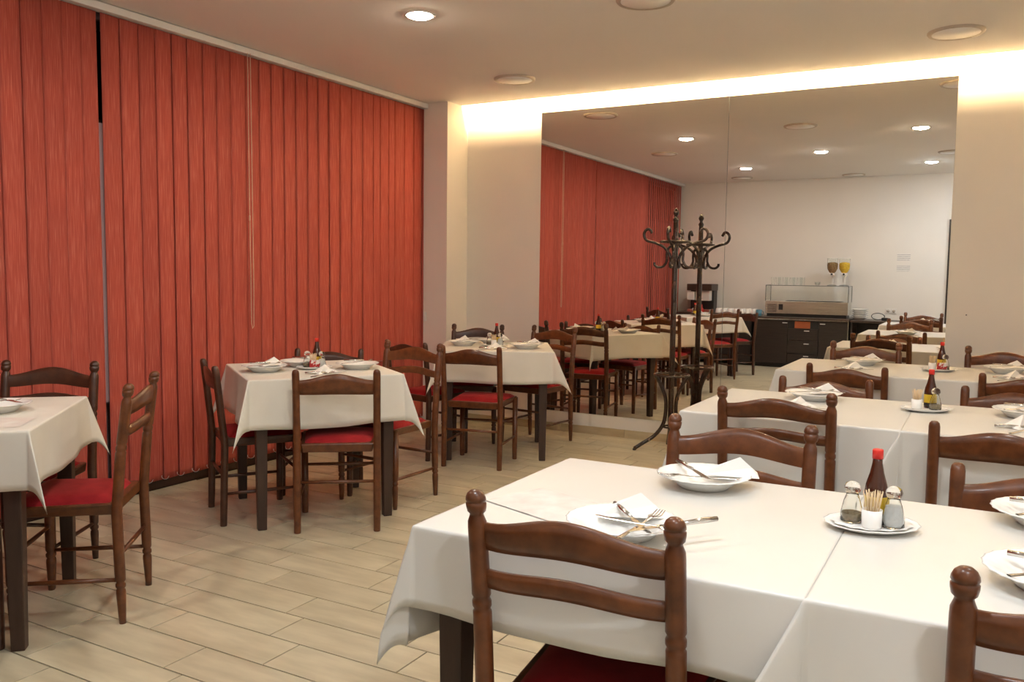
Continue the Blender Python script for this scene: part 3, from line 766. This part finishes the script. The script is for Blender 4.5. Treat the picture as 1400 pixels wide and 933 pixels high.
def condiments(x, y, rz, where, sachet=False, salt=True, layout=((0.020, 0.030), (-0.040, 0.022), (0.040, -0.026), (-0.012, -0.030))):
    c, s = math.cos(rz), math.sin(rz)
    def w(dx, dy): return (x + dx * c - dy * s, y + dx * s + dy * c)
    o = place(TR, (x, y, CT), rz, f'scalloped white plate holding condiments on {where}', 'condiment plates'); o.scale = (0.90, 0.72, 0.9)
    z = CT + 0.0100
    for pr_, (dx, dy), l, g in [(BO, layout[0], 'brown glass sauce bottle with red cap and yellow label', 'brown sauce bottles with red caps'),
                          (PE, layout[1], 'glass pepper shaker half full', 'glass salt and pepper shakers'),
                          (SA, layout[2], 'glass salt shaker full of white salt', 'glass salt and pepper shakers'),
                          (TC, layout[3], 'small white porcelain toothpick holder', 'white toothpick holders')]:
        if pr_ is SA and not salt: continue
        px, py = w(dx * .9, dy * .85); o = place(pr_, (px, py, z), rz, f'{l} on {where}', g); k_ = CS if pr_ is BO else 1.02; o.scale = (k_, k_, k_)
    px, py = w(layout[3][0] * .9, layout[3][1] * .85); o = place(TP, (px, py, z + 0.001), rz, f'wooden toothpicks fanned in the holder on {where}', 'bundles of toothpicks'); o.scale = (1.02, 1.02, 1.02)
    if sachet:
        px, py = w(-0.008, -0.052); place(SC, (px, py, z + 0.006), (0.25, 0, rz), f'red and white condiment sachet on {where}', 'red printed sachets')
LAY2 = ((0.030, 0.026), (0.028, -0.028), (0, 0), (-0.042, 0.0))
condiments(0.735, 0.310, 0.50, 'the front row')
condiments(0.735, 2.170, 0.50, 'the second row', salt=False, layout=LAY2)
condiments(0.705, 3.860, 0.50, 'the third row', sachet=True, salt=False, layout=LAY2)
condiments(-2.270, 1.900, 0.9, 'the middle window table', sachet=True)
condiments(-2.20, 3.74, 0.7, 'the table by the pillar')
condiments(-2.430, 0.000, 0.7, 'the leftmost table')

# ---------------------------------------------------------------- bentwood coat stand
cs = thing('coat_stand', 'dark bentwood coat stand with curled hooks in front of the mirror', 'coat stand', (-1.072, 4.400, 0))
MB().lathe([(0.016, 0.16), (0.020, 0.20), (0.0205, 0.60), (0.0185, 0.62), (0.0215, 0.63), (0.0205, 0.70), (0.0195, 1.60), (0.017, 1.695), (0.021, 1.70), (0.021, 1.712), (0.013, 1.722), (0.011, 1.732),
            (0.020, 1.748), (0.021, 1.757), (0.015, 1.775), (0.008, 1.788), (0.002, 1.792)], 18).build('pole', 'bentwood', cs)
def bez(p, n=18):
    P = [Vector(v) for v in p]; out = []
    for i in range(n + 1):
        t = i / n; q = list(P)
        while len(q) > 1: q = [q[k].lerp(q[k + 1], t) for k in range(len(q) - 1)]
        out.append(q[0])
    return out
def spline(pts, n=6):
    P = [Vector(p) for p in pts]; P = [P[0] * 2 - P[1]] + P + [P[-1] * 2 - P[-2]]; out = []
    for i in range(1, len(P) - 2):
        for k in range(n):
            t = k / n; a, b, c, d = P[i - 1:i + 3]
            out.append(0.5 * ((2 * b) + (c - a) * t + (2 * a - 5 * b + 4 * c - d) * t * t + (3 * b - a - 3 * c + d) * t ** 3))
    out.append(P[-2]); return out
for k in range(4):
    a = math.radians(22 + 90 * k); d = Vector((math.cos(a), math.sin(a), 0)); Z = Vector((0, 0, 1))
    def rz_(r, z): return d * r + Z * z
    # foot that rises from the floor, hugs the pole and flares out again to the umbrella ring
    MB().tube(spline([rz_(0.262, 0.012), rz_(0.20, 0.055), rz_(0.115, 0.115), rz_(0.055, 0.20), rz_(0.037, 0.30), rz_(0.042, 0.40), rz_(0.075, 0.49), rz_(0.112, 0.555), rz_(0.120, 0.570)]), 0.014, 10).build('foot', 'bentwood', cs)
    MB().lathe([(0.010, 0), (0.014, 0.002), (0.012, 0.014)], 12, c=(d.x * 0.260, d.y * 0.260)).build('foot_pad', 'black', cs)
for k in range(4):
    a = math.radians(5 + 90 * k); d = Vector((math.cos(a), math.sin(a), 0)); Z = Vector((0, 0, 1))
    def rz_(r, z): return d * r + Z * z
    MB().tube(spline([rz_(0.175, 1.612), rz_(0.196, 1.640), rz_(0.222, 1.632), rz_(0.235, 1.600), rz_(0.215, 1.560), rz_(0.150, 1.540), rz_(0.085, 1.510), rz_(0.040, 1.455), rz_(0.030, 1.40), rz_(0.035, 1.36)]), 0.0105, 10).build('coat_hook', 'bentwood', cs)
    MB().tube(spline([rz_(0.026, 1.52), rz_(0.050, 1.50), rz_(0.060, 1.46), rz_(0.060, 1.41), rz_(0.085, 1.370), rz_(0.125, 1.362), rz_(0.150, 1.380), rz_(0.152, 1.398)]), 0.0095, 10).build('lower_hook', 'bentwood', cs)
for zz, rr in ((0.572, 0.125), (1.548, 0.105)):
    MB().tube([(rr * math.cos(2 * PI * i / 40), rr * math.sin(2 * PI * i / 40), zz) for i in range(40)], 0.0085, 8, close=True).build('ring', 'bentwood', cs)
MB().tube([(0.055 * math.cos(2 * PI * i / 30), 0.055 * math.sin(2 * PI * i / 30), 0.185) for i in range(30)], 0.007, 8, close=True).build('ring', 'bentwood', cs)

# ---------------------------------------------------------------- buffet along the front wall (seen in the mirror)
BF = -1.425
ct = thing('buffet_cabinet', 'dark buffet cabinet with drawers and steel edge, seen in the mirror', 'cabinet', (-1.36, BF, 0))
hw = 0.64
bevel(MB().box(-hw, hw, -0.555, -0.02, 0.06, 0.685).build('body', 'laminate', ct), 0.003)
MB().box(-hw + 0.03, hw - 0.03, -0.53, -0.05, 0, 0.06).build('plinth', 'black', ct)
bevel(MB().box(-hw - 0.015, hw + 0.015, -0.56, 0.02, 0.69, 0.722).build('worktop', 'laminate_top', ct), 0.003)
MB().box(-hw - 0.015, hw + 0.015, 0.0195, 0.023, 0.686, 0.700).build('edge_strip', 'steel', ct)
MB().box(hw, hw + 0.012, -0.02, 0.004, 0.0, 0.69).build('side_strip', 'steel', ct)
def front(x0, x1, z0, z1, hx, hz, nm):
    o = bevel(MB().box(x0 + .003, x1 - .003, -0.02, 0.0, z0 + .003, z1 - .003).build(nm, 'laminate', ct), 0.002)
    bevel(MB().box(hx - 0.035, hx + 0.035, 0.0, 0.012, hz - 0.006, hz + 0.006).build('handle', 'white_metal', o), 0.003)
front(-hw, -0.16, 0.06, 0.68, -0.20, 0.645, 'door')
front(0.26, hw, 0.06, 0.68, 0.31, 0.645, 'door')
front(-0.16, 0.26, 0.40, 0.57, 0.10, 0.54, 'drawer')
front(-0.16, 0.26, 0.21, 0.40, 0.10, 0.355, 'drawer')
front(-0.16, 0.26, 0.06, 0.21, 0.10, 0.18, 'drawer')
MB().box(-0.16, 0.26, -0.019, -0.004, 0.572, 0.68).build('niche', 'black', ct)
MB().box(-0.065, 0.145, -0.003, 0.004, 0.575, 0.672).build('card_panel', 'orange_card', ct)
# side table to the right and sideboard to the left
st_ = thing('side_table', 'low dark side table right of the buffet, seen in the mirror', 'table', (-0.195, BF, 0))
bevel(MB().box(-0.50, 0.56, -0.56, -0.02, 0.68, 0.712).build('tabletop', 'laminate_top', st_), 0.003)
MB().box(-0.50, 0.56, -0.55, -0.53, 0.20, 0.68).build('back_panel', 'laminate', st_)
for x in (-0.495, 0.535): MB().box(x, x + 0.022, -0.55, -0.03, 0, 0.68).build('side_panel', 'laminate', st_)
sb = thing('sideboard', 'dark sideboard under the coffee machine at the blinds end of the buffet', 'cabinet', (-2.62, BF - 0.02, 0))
bevel(MB().box(-0.58, 0.58, -0.53, -0.02, 0.05, 0.72).build('body', 'laminate', sb), 0.003)
bevel(MB().box(-0.59, 0.59, -0.545, 0.01, 0.72, 0.75).build('worktop', 'laminate_top', sb), 0.003)
for x0, x1 in ((-0.58, 0.0), (0.0, 0.58)):
    o = bevel(MB().box(x0 + .003, x1 - .003, -0.02, 0, 0.055, 0.715).build('door', 'laminate', sb), 0.002)
    MB().box((x0 + x1) / 2 - .035, (x0 + x1) / 2 + .035, 0, 0.012, 0.60, 0.612).build('handle', 'white_metal', o)
# chilled display case
dc = thing('display_case', 'stainless chilled display case with glass cover on the buffet', 'display case', (-1.315, BF - 0.16, 0.722))
hx = 0.565
bevel(MB().box(-hx, hx, -0.34, 0, 0.045, 0.225).build('steel_body', 'brushed', dc), 0.004)
MB().box(-hx + .02, hx - .02, -0.32, -0.02, 0, 0.045).build('base', 'black', dc)
vent = MB()
for k in range(7): vent.box(-hx + 0.03, -hx + 0.16, 0.0, 0.004, 0.065 + 0.018 * k, 0.073 + 0.018 * k)
vent.build('vent', 'laminate_top', dc)
MB().box(-hx + 0.19, -hx + 0.25, 0, 0.004, 0.10, 0.18).build('control_panel', 'black', dc)
MB().box(-hx + 0.28, hx - 0.10, -0.30, -0.03, 0.2255, 0.232).build('well', 'black', dc)
MB().box(-hx, hx, -0.335, 0.0, 0.447, 0.453).build('pane', 'thin_glass', dc)
MB().box(-hx, hx, -0.006, 0.0, 0.232, 0.447).build('pane', 'thin_glass', dc)
for x in (-hx, hx - 0.006): MB().box(x, x + 0.006, -0.335, -0.007, 0.232, 0.447).build('pane', 'thin_glass', dc)
fr = MB()
for x in (-hx, hx): fr.tube([(x, 0, 0.225), (x, 0, 0.452), (x, -0.335, 0.452), (x, -0.335, 0.225)], 0.005, 6, smooth=False)
fr.tube([(-hx, 0, 0.452), (hx, 0, 0.452)], 0.005, 6); fr.build('frame', 'mirror_edge', dc)
ZT = 0.722 + 0.4535
ORD = ['first', 'second', 'third', 'fourth', 'fifth', 'sixth', 'seventh', 'eighth', 'ninth']
def make_glass():
    return tag(MB().lathe([(0.026, 0), (0.030, 0.004), (0.033, 0.115), (0.0315, 0.115), (0.0285, 0.008), (0.002, 0.007)], 16).build('drinking_glass', 'thin_glass'), 'drinking glass', 'glass')
GL = make_glass()
for i in range(9):
    place(GL, (-1.80 + 0.052 * i * 0.98 + 0.0, BF - 0.26 - 0.09 * (i % 2), ZT), 0, f'clear drinking glass on the display case, {ORD[i]} from the coffee machine end', 'drinking glasses on the display case')
BW = tag(MB().lathe([(0.02, 0), (0.022, 0.002), (0.045, 0.035), (0.043, 0.035), (0.018, 0.006), (0.002, 0.005)], 18).build('glass_bowl', 'thin_glass'), 'bowl', 'bowl')
place(BW, (-1.185, BF - 0.27, ZT), 0, 'small glass bowl on the display case beside the cereal dispensers', 'small glass bowls')
place(BW, (-1.185, BF - 0.27, ZT + 0.018), 0, 'small glass bowl nested on another atop the display case', 'small glass bowls')
for x, fm, l in ((-0.995, 'cereal_brown', 'clear dispenser filled with brown cereal on the display case'), (-0.835, 'cereal_yellow', 'clear dispenser filled with yellow corn flakes on the display case')):
    cd = thing('cereal_dispenser', l, 'cereal dispenser', (x, BF - 0.29, ZT), group='cereal dispensers')
    MB().lathe([(0.060, 0), (0.066, 0.006), (0.060, 0.014), (0.012, 0.02)], 24).build('base', 'glass', cd)
    bevel(MB().box(-0.012, 0.012, -0.075, -0.055, 0.006, 0.19).build('column', 'white_plastic', cd), 0.003)
    MB().lathe([(0.026, 0.175), (0.045, 0.195), (0.070, 0.24), (0.074, 0.30), (0.074, 0.385), (0.072, 0.385), (0.072, 0.30), (0.066, 0.24), (0.024, 0.18)], 24).build('hopper', 'thin_glass', cd)
    MB().lathe([(0.026, 0.183), (0.044, 0.20), (0.067, 0.245), (0.071, 0.30), (0.066, 0.325), (0.02, 0.335), (0.001, 0.335)], 24).build('cereal', fm, cd)
    MB().lathe([(0.076, 0.385), (0.078, 0.392), (0.05, 0.397), (0.001, 0.398)], 24).build('lid', 'white_plastic', cd)
    bevel(MB().box(-0.036, 0.036, -0.06, 0.04, 0.150, 0.183).build('spout', 'white_plastic', cd), 0.006)
    MB().tube([(0, 0.04, 0.166), (0, 0.062, 0.166)], 0.013, 10).build('knob', 'black', cd)
# plates stack, cable, socket, notices
for k in range(5):
    place(PL, (-0.61, BF - 0.28, 0.714 + k * 0.028), 0.2 * k, f'white deep plate on the low side table, {ORD[k]} from the bottom of its stack', 'plates stacked on the side table')
cb_ = MB(); pts = [(0.085 * math.cos(t * 0.35), 0.02 * math.sin(t * .5) - 0.0015 * t, 0.055 + 0.045 * math.sin(t * 0.35)) for t in range(20)]
cb = thing('power_cable', 'black coiled cable with adapter on the low side table', 'cable', (-0.37, BF - 0.25, 0.7125))
cb_.tube(pts, 0.005, 6).build('loop', 'black', cb)
bevel(MB().box(0.05, 0.14, -0.03, 0.03, 0, 0.04).build('adapter', 'black', cb), 0.006)
sk = thing('wall_socket', 'white double wall socket above the low side table', 'socket', (-0.235, YF, 0.835))
for x in (-0.036, 0.036):
    o = bevel(MB().box(x - 0.034, x + 0.034, 0, 0.010, -0.034, 0.034).build('socket_plate', 'white_plastic', sk), 0.004)
    MB().lathe([(0.020, 0), (0.020, 0.0025)], 20).build('insert', 'lamp_trim', o)
    o.children[0].rotation_euler = (-PI / 2, 0, 0); o.children[0].location = (x, 0.0102, 0)
def notice_mat():
    m = new_mat('printed_notice', rough=0.7); tc = N(m, 'ShaderNodeTexCoord'); sp = N(m, 'ShaderNodeSeparateXYZ'); L(m, tc.outputs['Object'], sp.inputs[0])
    wv = N(m, 'ShaderNodeMath', operation='MULTIPLY'); wv.inputs[1].default_value = 260; L(m, sp.outputs['Z'], wv.inputs[0])
    sn = N(m, 'ShaderNodeMath', operation='SINE'); L(m, wv.outputs[0], sn.inputs[0])
    nz = N(m, 'ShaderNodeTexNoise'); nz.inputs['Scale'].default_value = 60; L(m, tc.outputs['Object'], nz.inputs['Vector'])
    mu = N(m, 'ShaderNodeMath', operation='MULTIPLY'); L(m, sn.outputs[0], mu.inputs[0]); L(m, nz.outputs['Fac'], mu.inputs[1])
    rp = N(m, 'ShaderNodeValToRGB'); rp.color_ramp.elements[0].position = 0.2; rp.color_ramp.elements[1].position = 0.36
    rp.color_ramp.elements[0].color = (0.82, 0.80, 0.77, 1); rp.color_ramp.elements[1].color = (0.40, 0.39, 0.38, 1)
    L(m, mu.outputs[0], rp.inputs[0]); L(m, rp.outputs[0], bsdf(m).inputs['Base Color']); return m
M['notice'] = notice_mat()
for z, h, l in ((1.592, 0.10, 'upper white printed notice sheet on the wall right of the dispensers'), (1.435, 0.085, 'lower white printed notice sheet on the wall right of the dispensers')):
    o = MB().box(-0.085, 0.085, 0, 0.002, -h / 2, h / 2).build('notice_sheet', 'notice', None, (-0.105, YF, z)); tag(o, l, 'notice', 'printed notices')
# coffee machine and cups
cm = thing('coffee_machine', 'dark and chrome coffee machine at the blinds end of the buffet', 'coffee machine', (-2.865, BF - 0.30, 0.75))
cm.scale = (1, 1, 0.9)
bevel(MB().box(-0.18, 0.18, -0.20, -0.02, 0.0, 0.44).build('body', 'black', cm), 0.006)
bevel(MB().box(-0.19, 0.19, -0.20, 0.16, 0.36, 0.47).build('head', 'laminate_top', cm), 0.008)
bevel(MB().box(-0.06, 0.15, -0.02, 0.12, 0.19, 0.36).build('brew_panel', 'white_metal', cm), 0.006)
bevel(MB().box(-0.19, -0.08, -0.02, 0.14, 0.20, 0.34).build('control_box', 'white_plastic', cm), 0.006)
bevel(MB().box(-0.17, 0.17, -0.02, 0.17, 0.0, 0.05).build('drip_tray', 'brushed', cm), 0.004)
MB().tube([(0.03, 0.12, 0.23), (0.03, 0.15, 0.23), (0.03, 0.15, 0.17)], 0.010, 8).build('spout', 'black', cm)
tag(MB().lathe([(0.017, 0), (0.022, 0.01), (0.022, 0.05), (0.008, 0.075), (0.007, 0.10), (0.004, 0.12)], 12).build('squeeze_bottle', 'red_cap', None, (-2.80, BF - 0.10, 0.75)), 'small red squeeze bottle in front of the coffee machine', 'bottle')
cup = thing('coffee_cup', 'white cup', 'cup')
MB().lathe([(0.042, 0), (0.041, 0.01), (0.030, 0.062), (0.025, 0.070), (0.002, 0.071)], 18).build('bowl', 'porcelain', cup)
MB().tube([(0.034, 0, 0.015), (0.052, 0, 0.020), (0.052, 0, 0.038), (0.029, 0, 0.045)], 0.004, 6).build('handle', 'porcelain', cup)
for i in range(14):
    x = -2.56 + 0.087 * (i % 7); y_ = BF - 0.12 - 0.13 * (i // 7)
    place(cup, (x, y_, 0.75), 0.4 * i, f"upturned white coffee cup on the sideboard, {'front' if i < 7 else 'back'} row, {ORD[i % 7]} from the coffee machine", 'cups on the sideboard')
for i, x in enumerate((-1.965,)):
    mg = thing('blue_mug', 'dark teal mug beside the steel display case', 'mug', (x + 0.01, BF - 0.10, 0.722))
    MB().lathe([(0.036, 0), (0.040, 0.004), (0.042, 0.095), (0.039, 0.095), (0.036, 0.008), (0.002, 0.007)], 18).build('body', 'teal', mg)
    MB().tube([(0.04, 0, 0.02), (0.065, 0, 0.03), (0.065, 0, 0.065), (0.041, 0, 0.078)], 0.005, 6).build('handle', 'teal', mg)
